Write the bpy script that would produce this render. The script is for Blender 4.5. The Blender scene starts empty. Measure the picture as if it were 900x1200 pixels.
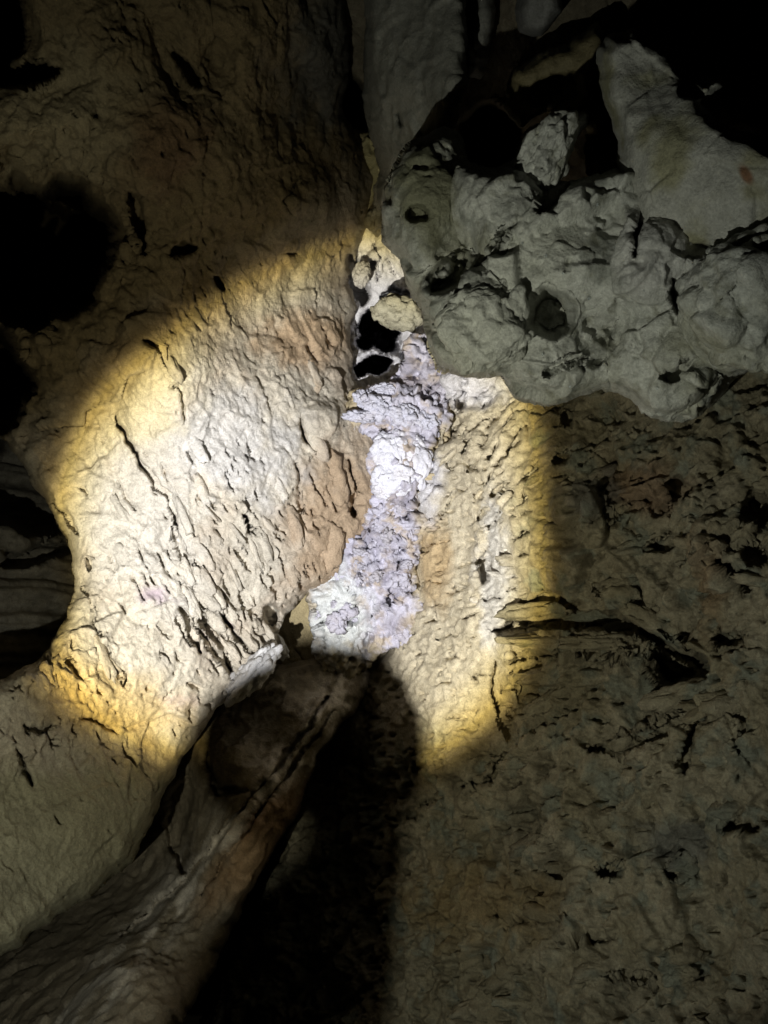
import bpy, math
import numpy as np
from mathutils import Vector

# ---------------------------------------------------------------- camera, world, torch, exposure
scene = bpy.context.scene
col = scene.collection
F = 942.0            # focal length in photo pixels (900 x 1200 frame)
EYE = 1.5            # camera height above the cave floor

cam_data = bpy.data.cameras.new('camera')
cam = bpy.data.objects.new('camera', cam_data)
col.objects.link(cam)
cam.location = (0, 0, EYE)
cam.rotation_euler = (math.radians(90), 0, 0)
cam_data.sensor_fit = 'VERTICAL'
cam_data.sensor_height = 36.0
cam_data.sensor_width = 36.0
cam_data.lens = 36.0 * F / 1200.0
cam_data.clip_start = 0.02
cam_data.clip_end = 200.0
scene.camera = cam

world = bpy.data.worlds.new('World')
scene.world = world
world.use_nodes = True
wn = world.node_tree.nodes
wn['Background'].inputs['Color'].default_value = (0.02, 0.022, 0.02, 1)
wn['Background'].inputs['Strength'].default_value = 0.0      # deep inside a cave: no daylight

scene.view_settings.view_transform = 'Standard'
scene.view_settings.look = 'None'
scene.view_settings.exposure = 0.0
scene.view_settings.gamma = 1.0
scene.view_settings.use_curve_mapping = False

TORCH = np.array([-0.60, 0.40, -0.65])          # hand torch, low and left of the camera
AXIS = np.array([0.086, 1.0, 0.164])
HALF = 20.3                                      # half angle of the bright beam, degrees


def build_torch():
    ld = bpy.data.lights.new('torch_beam', 'SPOT')
    ld.energy = 1180.0
    ld.spot_size = math.radians(160)
    ld.spot_blend = 0.0
    ld.shadow_soft_size = 0.012
    ld.use_nodes = True
    nt = ld.node_tree
    n = nt.nodes
    L = nt.links
    em = n['Emission']
    tc = n.new('ShaderNodeTexCoord')
    sep = n.new('ShaderNodeSeparateXYZ')
    L.new(tc.outputs['Normal'], sep.inputs[0])
    ab = n.new('ShaderNodeMath'); ab.operation = 'ABSOLUTE'
    L.new(sep.outputs['Z'], ab.inputs[0])
    ac = n.new('ShaderNodeMath'); ac.operation = 'ARCCOSINE'
    L.new(ab.outputs[0], ac.inputs[0])
    dv = n.new('ShaderNodeMath'); dv.operation = 'DIVIDE'
    L.new(ac.outputs[0], dv.inputs[0])
    dv.inputs[1].default_value = math.radians(78.8)

    def ramp(stops):
        r = n.new('ShaderNodeValToRGB')
        e = r.color_ramp.elements
        while len(e) > 1:
            e.remove(e[-1])
        for i, (deg, c) in enumerate(stops):
            k = e[0] if i == 0 else e.new(deg / 80.0)
            k.position = deg / 80.0
            k.color = (c[0], c[1], c[2], 1) if isinstance(c, tuple) else (c, c, c, 1)
        L.new(dv.outputs[0], r.inputs[0])
        return r
    inten = ramp([(0, .80), (9, .78), (15, .76), (18.2, .74), (19.2, .58), (19.9, .36), (20.4, .13), (20.8, .075), (21.5, .066),
                  (25, .068), (32, .070), (40, .053), (48, .030), (56, .010), (68, .001), (79, 0.0)])
    tint = ramp([(0, (.95, .96, 1.0)), (12, (1, .99, .98)), (16, (1, .965, .87)), (17.8, (1, .90, .60)),
                 (19.4, (1, .78, .28)), (20.6, (1, .80, .40)), (22, (1.0, .95, .70)), (30, (1.0, 1.0, .84)), (45, (.97, 1.0, .88))])
    L.new(tint.outputs[0], em.inputs['Color'])
    L.new(inten.outputs[0], em.inputs['Strength'])
    ob = bpy.data.objects.new('torch_beam', ld)
    col.objects.link(ob)
    ob.location = TORCH + np.array([0, 0, EYE])
    ob.rotation_euler = Vector(AXIS).to_track_quat('-Z', 'Y').to_euler()
    return ob


build_torch()

# ---------------------------------------------------------------- numpy noise
_rng = np.random.default_rng(7)
_perm = _rng.permutation(256).astype(np.int32)
_perm = np.concatenate([_perm, _perm, _perm])
_grad = _rng.normal(size=(256, 3)).astype(np.float32)
_grad /= np.linalg.norm(_grad, axis=1)[:, None]
_jit = _rng.random((256, 3)).astype(np.float32)
_val = _rng.random((256, 4)).astype(np.float32) * 2 - 1


def _hash(i, j, k):
    return _perm[_perm[_perm[i & 255] + (j & 255)] + (k & 255)]


def perlin(p):
    p = np.asarray(p, np.float32)
    f = np.floor(p)
    i = f.astype(np.int32)
    t = p - f
    w = t * t * t * (t * (t * 6 - 15) + 10)
    out = np.zeros(len(p), np.float32)
    for a in (0, 1):
        wa = w[:, 0] if a else 1 - w[:, 0]
        for b in (0, 1):
            wb = w[:, 1] if b else 1 - w[:, 1]
            for c in (0, 1):
                wc = w[:, 2] if c else 1 - w[:, 2]
                g = _grad[_hash(i[:, 0] + a, i[:, 1] + b, i[:, 2] + c)]
                d = (t[:, 0] - a) * g[:, 0] + (t[:, 1] - b) * g[:, 1] + (t[:, 2] - c) * g[:, 2]
                out += wa * wb * wc * d
    return out * 1.6


def fbm(p, freq, octaves=4, gain=0.5, lac=2.03, seed=0.0):
    q = np.asarray(p, np.float32) * freq + seed * 17.31
    a, s, o = 1.0, 0.0, 0.0
    for _ in range(octaves):
        o = o + a * perlin(q)
        s += a
        a *= gain
        q = q * lac + 5.3
    return o / s


def ridged(p, freq, octaves=3, seed=0.0):
    q = np.asarray(p, np.float32) * freq + seed * 11.7
    a, s, o = 1.0, 0.0, 0.0
    for _ in range(octaves):
        o = o + a * (1 - 2 * np.abs(perlin(q)))
        s += a
        a *= .5
        q = q * 2.07 + 3.1
    return o / s


def voronoi(p, freq, seed=0.0):
    """returns F1, F2, cell hash and the vector to the cell point"""
    q = np.asarray(p, np.float32) * freq + seed * 9.1
    f = np.floor(q)
    i = f.astype(np.int32)
    t = q - f
    n = len(q)
    f1 = np.full(n, 9, np.float32)
    f2 = np.full(n, 9, np.float32)
    h1 = np.zeros(n, np.int32)
    v1 = np.zeros((n, 3), np.float32)
    for a in (-1, 0, 1):
        for b in (-1, 0, 1):
            for c in (-1, 0, 1):
                h = _hash(i[:, 0] + a, i[:, 1] + b, i[:, 2] + c)
                v = _jit[h] + np.array([a, b, c], np.float32) - t
                d = np.sqrt((v * v).sum(1))
                near = d < f1
                f2 = np.where(near, f1, np.minimum(f2, d))
                f1 = np.where(near, d, f1)
                h1 = np.where(near, h, h1)
                v1[near] = v[near]
    return f1, f2, h1, v1


def facets(p, freq, seed=0.0):
    """chiselled rock: each cell a tilted plane"""
    f1, f2, h, v = voronoi(p, freq, seed)
    tilt = _val[h]
    z = tilt[:, 3] * .6 + (v * tilt[:, :3]).sum(1) * .9
    return z * np.clip(.25 + (f2 - f1) * 14, 0, 1), np.clip((f2 - f1) * 5, 0, 1)


def sstep(a, b, x):
    t = np.clip((x - a) / (b - a), 0, 1)
    return t * t * (3 - 2 * t)


def aniso(p, ang, along, across):
    """coordinates stretched along a direction in the wall's x-z plane (ang from vertical, degrees)"""
    a = math.radians(ang)
    d = np.array([math.sin(a), 0, math.cos(a)])
    e = np.array([math.cos(a), 0, -math.sin(a)])
    p = np.asarray(p)
    return np.stack([(p @ e) * across, p[:, 1] * across * .5, (p @ d) * along], 1).astype(np.float32)


# ---------------------------------------------------------------- geometry helpers
def at(px, py, d):
    """photo pixel and depth in metres -> point (camera frame, y forward)"""
    px, py, d = np.broadcast_arrays(np.asarray(px, float), np.asarray(py, float), np.asarray(d, float))
    return np.stack([(px - 450) / F * d, d, (600 - py) / F * d], -1)


def tps(ctrl):
    """smooth thin-plate surface through (px, py, depth) control points"""
    c = np.asarray(ctrl, float)
    xy = c[:, :2] / 600.0
    r = np.linalg.norm(xy[:, None] - xy[None], axis=2)
    K = np.where(r > 0, r * r * np.log(r + 1e-9), 0) + np.eye(len(c)) * 0.002
    A = np.zeros((len(c) + 3,) * 2)
    A[:-3, :-3] = K
    Pm = np.c_[np.ones(len(c)), xy]
    A[:-3, -3:] = Pm
    A[-3:, :-3] = Pm.T
    w = np.linalg.solve(A, np.r_[c[:, 2], 0, 0, 0])

    def fn(px, py):
        q = np.stack([px, py], 1) / 600.0
        o = w[-3] + q[:, 0] * w[-2] + q[:, 1] * w[-1]
        for k in range(len(c)):
            rr = ((q - xy[k]) ** 2).sum(1)
            o = o + w[k] * 0.5 * rr * np.log(rr + 1e-12)
        return o
    return fn


def lobes(items, base, k=0.05):
    """smooth union of rounded masses seen from the front: (cx, cy, rx, ry, rot, front depth, thickness)"""
    def fn(px, py):
        ref = min([base] + [it[5] for it in items])
        acc = np.exp(-np.full(len(px), base - ref) / k)
        for cx, cy, rx, ry, rot, d0, th in items:
            a = math.radians(rot)
            u = ((px - cx) * math.cos(a) + (py - cy) * math.sin(a)) / rx
            v = (-(px - cx) * math.sin(a) + (py - cy) * math.cos(a)) / ry
            r2 = u * u + v * v
            d = d0 + th * np.where(r2 < 1, 1 - np.sqrt(np.clip(1 - r2, 0, 1)), 1 + (np.sqrt(r2) - 1) * 2.5)
            acc += np.exp(-(d - ref) / k)
        return ref - k * np.log(acc)
    return fn


def crack_dist(px, py, pts):
    best = np.full(len(px), 1e9)
    tt = np.zeros(len(px))
    n = len(pts) - 1
    for i in range(n):
        x0, y0 = pts[i]
        x1, y1 = pts[i + 1]
        dx, dy = x1 - x0, y1 - y0
        t = np.clip(((px - x0) * dx + (py - y0) * dy) / (dx * dx + dy * dy + 1e-9), 0, 1)
        d = np.hypot(px - x0 - t * dx, py - y0 - t * dy)
        m = d < best
        best = np.where(m, d, best)
        tt = np.where(m, (i + t) / n, tt)
    return best, tt


def rough_poly(poly, amp=3.0, seed=0):
    """resample an outline every few pixels and roughen it"""
    P = np.asarray(poly, float)
    out = []
    for i in range(len(P)):
        a, b = P[i], P[(i + 1) % len(P)]
        n = max(1, int(np.hypot(*(b - a)) / 3))
        for j in range(n):
            out.append(a + (b - a) * j / n)
    Q = np.array(out)
    # soften the corners a little
    for _ in range(2):
        Q = (np.roll(Q, 1, 0) + 2 * Q + np.roll(Q, -1, 0)) / 4
    p3 = np.c_[Q, np.full(len(Q), seed * 7.7)]
    dx = fbm(p3, 1 / 38.0, 4, .55, seed=seed + 1)
    dy = fbm(p3, 1 / 38.0, 4, .55, seed=seed + 2)
    return Q + np.stack([dx, dy], 1) * amp * 2


def inside(px, py, Q):
    ins = np.zeros(len(px), bool)
    x0, y0 = Q[:, 0], Q[:, 1]
    x1, y1 = np.roll(x0, -1), np.roll(y0, -1)
    for a, b, c, d in zip(x0, y0, x1, y1):
        if b == d:
            continue
        m = (b > py) != (d > py)
        ins ^= m & (px < (c - a) * (py - b) / (d - b) + a)
    return ins


def nearest(px, py, Q):
    d = np.empty(len(px), np.float32)
    k = np.empty(len(px), np.int32)
    Qf = Q.astype(np.float32)
    for s in range(0, len(px), 40000):
        a = px[s:s + 40000].astype(np.float32)[:, None] - Qf[None, :, 0]
        b = py[s:s + 40000].astype(np.float32)[:, None] - Qf[None, :, 1]
        r = a * a + b * b
        kk = r.argmin(1)
        k[s:s + 40000] = kk
        d[s:s + 40000] = np.sqrt(r[np.arange(len(kk)), kk])
    return d, k


def vnormals(P, faces):
    n = np.zeros_like(P)
    q = faces
    fn = np.cross(P[q[:, 2]] - P[q[:, 0]], P[q[:, -1]] - P[q[:, 1]] if q.shape[1] == 4 else P[q[:, 2]] - P[q[:, 1]])
    for c in range(q.shape[1]):
        for ax in range(3):
            n[:, ax] += np.bincount(q[:, c], fn[:, ax], len(P))
    return n / (np.linalg.norm(n, axis=1)[:, None] + 1e-12)


def make_mesh(name, P, faces, colr, mat, parent=None, origin=None):
    """P in camera frame (floor = -EYE).  Origin is kept at the thing's base."""
    me = bpy.data.meshes.new(name)
    W = P + np.array([0, 0, EYE])
    if origin is None:
        origin = np.array([W[:, 0].mean(), W[:, 1].mean(), W[:, 2].min()])
    W = W - origin
    k = faces.shape[1]
    me.vertices.add(len(W))
    me.vertices.foreach_set('co', W.astype(np.float32).ravel())
    me.loops.add(faces.size)
    me.loops.foreach_set('vertex_index', faces.astype(np.int32).ravel())
    me.polygons.add(len(faces))
    me.polygons.foreach_set('loop_start', np.arange(0, faces.size, k, dtype=np.int32))
    me.polygons.foreach_set('use_smooth', np.ones(len(faces), bool))
    me.update(calc_edges=True)
    ca = me.color_attributes.new('Col', 'FLOAT_COLOR', 'POINT')
    ca.data.foreach_set('color', np.c_[np.clip(colr, 0.005, .95), np.ones(len(W))].astype(np.float32).ravel())
    me.materials.append(mat)
    o = bpy.data.objects.new(name, me)
    col.objects.link(o)
    if parent is not None:
        o.parent = parent
        o.location = Vector(origin) - parent.location
    else:
        o.location = origin
    return o


def tag(o, label, cat, group=None):
    o['label'] = label
    o['category'] = cat
    if group:
        o['group'] = group
    return o


def structure(o):
    o['kind'] = 'structure'
    return o


SURF = {}


def relief(name, poly, depth, mat, step=2.0, rough=3.0, seed=0, roll=(16, .12), skirt=.6,
           feats=(), disp=None, color=None, parent=None):
    """a rock mass: front face over an outline, edges rolled back, sides carried back behind it"""
    Q = rough_poly(poly, rough, seed)
    x0, y0 = Q.min(0) - step * 2
    x1, y1 = Q.max(0) + step * 2
    nx = int((x1 - x0) / step) + 2
    ny = int((y1 - y0) / step) + 2
    gx, gy = np.meshgrid(x0 + np.arange(nx) * step, y0 + np.arange(ny) * step)
    gx, gy = gx.ravel(), gy.ravel()
    ins = inside(gx, gy, Q)
    I = ins.reshape(ny, nx)
    cell = I[:-1, :-1] | I[1:, :-1] | I[:-1, 1:] | I[1:, 1:]
    jj, ii = np.nonzero(cell)
    v00 = jj * nx + ii
    quads = np.stack([v00, v00 + nx, v00 + nx + 1, v00 + 1], 1)
    used = np.unique(quads)
    remap = np.full(nx * ny, -1)
    remap[used] = np.arange(len(used))
    quads = remap[quads]
    px, py, isin = gx[used].copy(), gy[used].copy(), ins[used]
    d, k = nearest(px, py, Q)
    out = ~isin
    px[out], py[out] = Q[k[out], 0], Q[k[out], 1]
    d[out] = 0
    D = depth(px, py)
    R, rd = roll
    t = np.clip(1 - d / R, 0, 1)
    D = D + rd * (1 - np.sqrt(np.clip(1 - t * t, 0, 1)))
    jx = fbm(np.c_[px, py, np.zeros(len(px))], 1 / 24., 3, .45, seed=seed + 31)
    jy = fbm(np.c_[px, py, np.zeros(len(px))], 1 / 24., 3, .45, seed=seed + 47)
    for f in feats:
        if f[0] == 'crack':
            _, pts, w, dep = f
            dd, tt = crack_dist(px + jx * 7, py + jy * 7, pts)
            prof = np.sqrt(np.clip(np.sin(np.pi * (0.06 + 0.88 * tt)), 0, 1))
            ww = w * prof * (1 + .7 * jy)
            D = D + dep * sstep(1.25, .55, dd / np.maximum(ww, .4))
        elif f[0] == 'hole':
            _, cx, cy, rx, ry, rot, dep = f
            a = math.radians(rot)
            xx, yy = px + jx * min(rx, 12) * .8, py + jy * min(ry, 12) * .8
            u = ((xx - cx) * math.cos(a) + (yy - cy) * math.sin(a)) / rx
            v = (-(xx - cx) * math.sin(a) + (yy - cy) * math.cos(a)) / ry
            D = D + dep * sstep(1.12, .72, np.hypot(u, v))
        elif f[0] == 'pit':
            _, cx, cy, rx, ry, rot, dep = f
            a = math.radians(rot)
            big = fbm(np.c_[px, py, np.zeros(len(px))], 1 / 45., 3, seed=seed + 71)
            u = ((px - cx) * math.cos(a) + (py - cy) * math.sin(a)) / rx
            v = (-(px - cx) * math.sin(a) + (py - cy) * math.cos(a)) / ry
            q = np.hypot(u, v) + big * .35
            D = D + dep * sstep(1.05, .55, q) ** 2 + .14 * sstep(1.5, .9, q)
        elif f[0] == 'bump':
            _, cx, cy, rx, ry, rot, h = f
            a = math.radians(rot)
            u = ((px - cx) * math.cos(a) + (py - cy) * math.sin(a)) / rx
            v = (-(px - cx) * math.sin(a) + (py - cy) * math.cos(a)) / ry
            D = D - h * np.exp(-(u * u + v * v) * 1.3)
        elif f[0] == 'step':      # rock left of a line (walking along it) stands proud
            _, pts, w, h = f
            dd, tt = crack_dist(px + jx * 8, py + jy * 8, pts)
            A, B = np.array(pts[0], float), np.array(pts[-1], float)
            side = np.zeros(len(px))
            bd = np.full(len(px), 1e9)
            for i in range(len(pts) - 1):
                s0, s1 = pts[i], pts[i + 1]
                ddi, _t = crack_dist(px, py, [s0, s1])
                sg = np.sign((s1[0] - s0[0]) * (py - s0[1]) - (s1[1] - s0[1]) * (px - s0[0]))
                m = ddi < bd
                side = np.where(m, sg, side)
                bd = np.where(m, ddi, bd)
            D = D + h * np.where(side > 0, np.exp(-dd / w), 0) * sstep(0, .12, tt) * sstep(1, .88, tt)
    P = at(px, py, D)
    # carry the rim back as the sides of the rock
    e = np.concatenate([quads[:, [0, 1]], quads[:, [1, 2]], quads[:, [2, 3]], quads[:, [3, 0]]])
    es = np.sort(e, 1)
    key = es[:, 0].astype(np.int64) * len(P) + es[:, 1]
    uk, idx, cnt = np.unique(key, return_index=True, return_counts=True)
    be = e[idx[cnt == 1]]
    bv = np.unique(be)
    loc = np.full(len(P), -1)
    faces = [quads]
    prev = np.arange(len(P))
    allP = [P]
    apx, apy = [px], [py]
    base = len(P)
    cur = bv.copy()
    for s, f in enumerate((.12, .4, 1.0)):
        ray = P[bv] / np.linalg.norm(P[bv], axis=1)[:, None]
        Np = P[bv] + ray * skirt * f
        loc[bv] = base + np.arange(len(bv))
        pv = prev
        faces.append(np.stack([be[:, 1] if s == 0 else pv[be[:, 1]], be[:, 0] if s == 0 else pv[be[:, 0]],
                               loc[be[:, 0]], loc[be[:, 1]]], 1))
        prev = loc.copy()
        allP.append(Np)
        apx.append(px[bv]); apy.append(py[bv])
        base += len(bv)
    P = np.concatenate(allP)
    px, py = np.concatenate(apx), np.concatenate(apy)
    faces = np.concatenate(faces)
    N = vnormals(P, faces)
    flip = np.sign(-(N[:len(used)] * P[:len(used)]).sum(1).mean())
    N = N * flip
    if flip < 0:
        faces = faces[:, ::-1]
    if disp is not None:
        view = P / np.linalg.norm(P, axis=1)[:, None]
        face = -(N * view).sum(1)
        N2 = N - view * .8
        N2 /= np.linalg.norm(N2, axis=1)[:, None]
        P = P + N2 * (disp(P, px, py) * (.25 + .75 * sstep(.05, .55, face)))[:, None]
    SURF[name + str(seed)] = (px, py, P, color)
    c = color(P, px, py) if color is not None else np.full((len(P), 3), .3)
    return make_mesh(name, P, faces, c, mat, parent)


def surf_at(key, x, y):
    px, py, P, colr = SURF[key]
    k = ((px - x) ** 2 + (py - y) ** 2).argmin()
    return P[k, 1], colr


_ico_cache = {}


def ico(sub):
    if sub not in _ico_cache:
        import bmesh
        bm = bmesh.new()
        bmesh.ops.create_icosphere(bm, subdivisions=sub, radius=1)
        V = np.array([v.co[:] for v in bm.verts])
        Fc = np.array([[v.index for v in f.verts] for f in bm.faces])
        bm.free()
        _ico_cache[sub] = (V, Fc)
    return _ico_cache[sub]


def blob(name, px, py, d, rx, ry, rd, rot, mat, color, parent=None, sub=4, seed=0.0, lump=.22, lfreq=1.6,
         rough=.05, angular=0.0, ribs=0.0, power=1.0):
    """rounded or chipped stone; rx, ry in photo pixels at its depth, rd in metres"""
    V, Fc = ico(sub)
    S = V.copy()
    r = 1 + lump * fbm(V, lfreq, 3, seed=seed + .7)
    if angular:
        z, _ = facets(V, 1.5, seed + .3)
        r = r + angular * z
    S = S * r[:, None]
    if power != 1.0:
        S = np.sign(S) * np.abs(S) ** power
    s = d / F
    a = math.radians(-rot)
    X = S[:, 0] * rx * s
    Z = S[:, 2] * ry * s
    P = np.stack([X * math.cos(a) - Z * math.sin(a), S[:, 1] * rd, X * math.sin(a) + Z * math.cos(a)], 1)
    P = P + at(px, py, d)
    N = vnormals(P, Fc)
    size = min(rx, ry) * s
    h = rough * size * (fbm(P, .9 / size, 4, .6, seed=seed) * 1.5 + ridged(P, 2.2 / size, 2, seed) * .5)
    z, _e = facets(P + .3 * size * perlin(P / size)[:, None], 1.9 / size, seed)
    h = h + rough * size * z * .9 + min(.004, .05 * size) * fbm(P, 60, 3, .6, seed=seed) + min(.006, .12 * size, rough * .05) * ridged(P, 38, 3, seed)
    if ribs:
        q = P.copy()
        q[:, 2] += .01 * perlin(P * 25)
        h = h + ribs * size * np.abs(np.sin(q[:, 2] * 3.14159 / .016 + 3 * perlin(P * 12)))
    P = P + N * h[:, None]
    return make_mesh(name, P, Fc, color(P, None, None), mat, parent)


# ---------------------------------------------------------------- materials
def rock_material(name, rough=.85, spec=.3, var=.35, fine=140.0, bump=.5, dist=.004, tint2=(.8, .72, .6), coat=0.0):
    m = bpy.data.materials.new(name)
    m.use_nodes = True
    n = m.node_tree.nodes
    L = m.node_tree.links
    b = n['Principled BSDF']
    at_ = n.new('ShaderNodeAttribute'); at_.attribute_name = 'Col'
    geo = n.new('ShaderNodeNewGeometry')
    n1 = n.new('ShaderNodeTexNoise'); n1.inputs['Scale'].default_value = 30; n1.inputs['Detail'].default_value = 8
    n1.inputs['Roughness'].default_value = .65
    L.new(geo.outputs['Position'], n1.inputs['Vector'])
    mr = n.new('ShaderNodeMapRange')
    mr.inputs['From Min'].default_value = .3; mr.inputs['From Max'].default_value = .7
    mr.inputs['To Min'].default_value = 0; mr.inputs['To Max'].default_value = 1
    L.new(n1.outputs['Fac'], mr.inputs['Value'])
    mix = n.new('ShaderNodeMix'); mix.data_type = 'RGBA'; mix.blend_type = 'MULTIPLY'
    mix.inputs['Factor'].default_value = var
    rp = n.new('ShaderNodeValToRGB')
    rp.color_ramp.elements[0].color = (*[c * .45 for c in tint2], 1)
    rp.color_ramp.elements[1].color = (1.25, 1.25, 1.25, 1)
    L.new(mr.outputs[0], rp.inputs[0])
    L.new(at_.outputs['Color'], mix.inputs['A'])
    L.new(rp.outputs[0], mix.inputs['B'])
    # grains of darker and paler mineral
    n2 = n.new('ShaderNodeTexNoise'); n2.inputs['Scale'].default_value = fine; n2.inputs['Detail'].default_value = 5
    n2.inputs['Roughness'].default_value = .7
    L.new(geo.outputs['Position'], n2.inputs['Vector'])
    mr2 = n.new('ShaderNodeMapRange')
    mr2.inputs['From Min'].default_value = .3; mr2.inputs['From Max'].default_value = .7
    mr2.inputs['To Min'].default_value = .70; mr2.inputs['To Max'].default_value = 1.2
    L.new(n2.outputs['Fac'], mr2.inputs['Value'])
    mix2 = n.new('ShaderNodeMix'); mix2.data_type = 'RGBA'; mix2.blend_type = 'MULTIPLY'
    mix2.inputs['Factor'].default_value = 1
    L.new(mix.outputs['Result'], mix2.inputs['A'])
    L.new(mr2.outputs[0], mix2.inputs['B'])
    L.new(mix2.outputs['Result'], b.inputs['Base Color'])
    rr = n.new('ShaderNodeMapRange')
    rr.inputs['To Min'].default_value = max(rough - .18, .1); rr.inputs['To Max'].default_value = min(rough + .12, 1)
    L.new(n1.outputs['Fac'], rr.inputs['Value'])
    L.new(rr.outputs[0], b.inputs['Roughness'])
    b.inputs['Specular IOR Level'].default_value = spec
    if coat:
        b.inputs['Coat Weight'].default_value = coat
        b.inputs['Coat Roughness'].default_value = .25
    bp = n.new('ShaderNodeBump'); bp.inputs['Strength'].default_value = bump; bp.inputs['Distance'].default_value = dist
    add = n.new('ShaderNodeMath'); add.operation = 'MULTIPLY_ADD'
    L.new(n2.outputs['Fac'], add.inputs[0]); add.inputs[1].default_value = .4
    L.new(n1.outputs['Fac'], add.inputs[2])
    L.new(add.outputs[0], bp.inputs['Height'])
    L.new(bp.outputs[0], b.inputs['Normal'])
    return m


M_LIME = rock_material('tan_limestone', rough=.86, spec=.25, var=.3, bump=.9, dist=.016)
M_BROWN = rock_material('brown_cave_rock', rough=.88, spec=.22, var=.55, bump=.9, dist=.018)
M_GREY = rock_material('damp_grey_rock', rough=.62, spec=.4, var=.4, bump=.8, dist=.012, tint2=(.8, .8, .7))
M_CALC = rock_material('white_calcite', rough=.6, spec=.4, var=.16, fine=180, bump=.7, dist=.012, tint2=(.9, .9, 1))
M_FLOW = rock_material('streaked_rock', rough=.7, spec=.35, var=.45, bump=.8, dist=.012)


def mixc(a, b, t):
    return a + (np.asarray(b) - a) * np.clip(t, 0, 1)[:, None]


def patch(px, py, cx, cy, rx, ry, rot=0):
    a = math.radians(rot)
    u = ((px - cx) * math.cos(a) + (py - cy) * math.sin(a)) / rx
    v = (-(px - cx) * math.sin(a) + (py - cy) * math.cos(a)) / ry
    return np.hypot(u, v)


# ---------------------------------------------------------------- the chamber round everything
def build_chamber():
    V, Fc = ico(6)
    P = V * np.array([11, 13, 10.]) + np.array([0.3, 1.6, .6])
    N = -V
    h = .7 * fbm(P, .45, 4, seed=3) + .25 * ridged(P, 1.3, 3, 4) + .08 * fbm(P, 5, 3, seed=5)
    P = P + N * h[:, None]
    c = np.array([.17, .14, .09]) * (1 + .4 * fbm(P, 1.2, 4, seed=9))[:, None]
    o = make_mesh('cave_chamber', P, Fc[:, ::-1], c, M_BROWN)
    return structure(o)


build_chamber()

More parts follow.
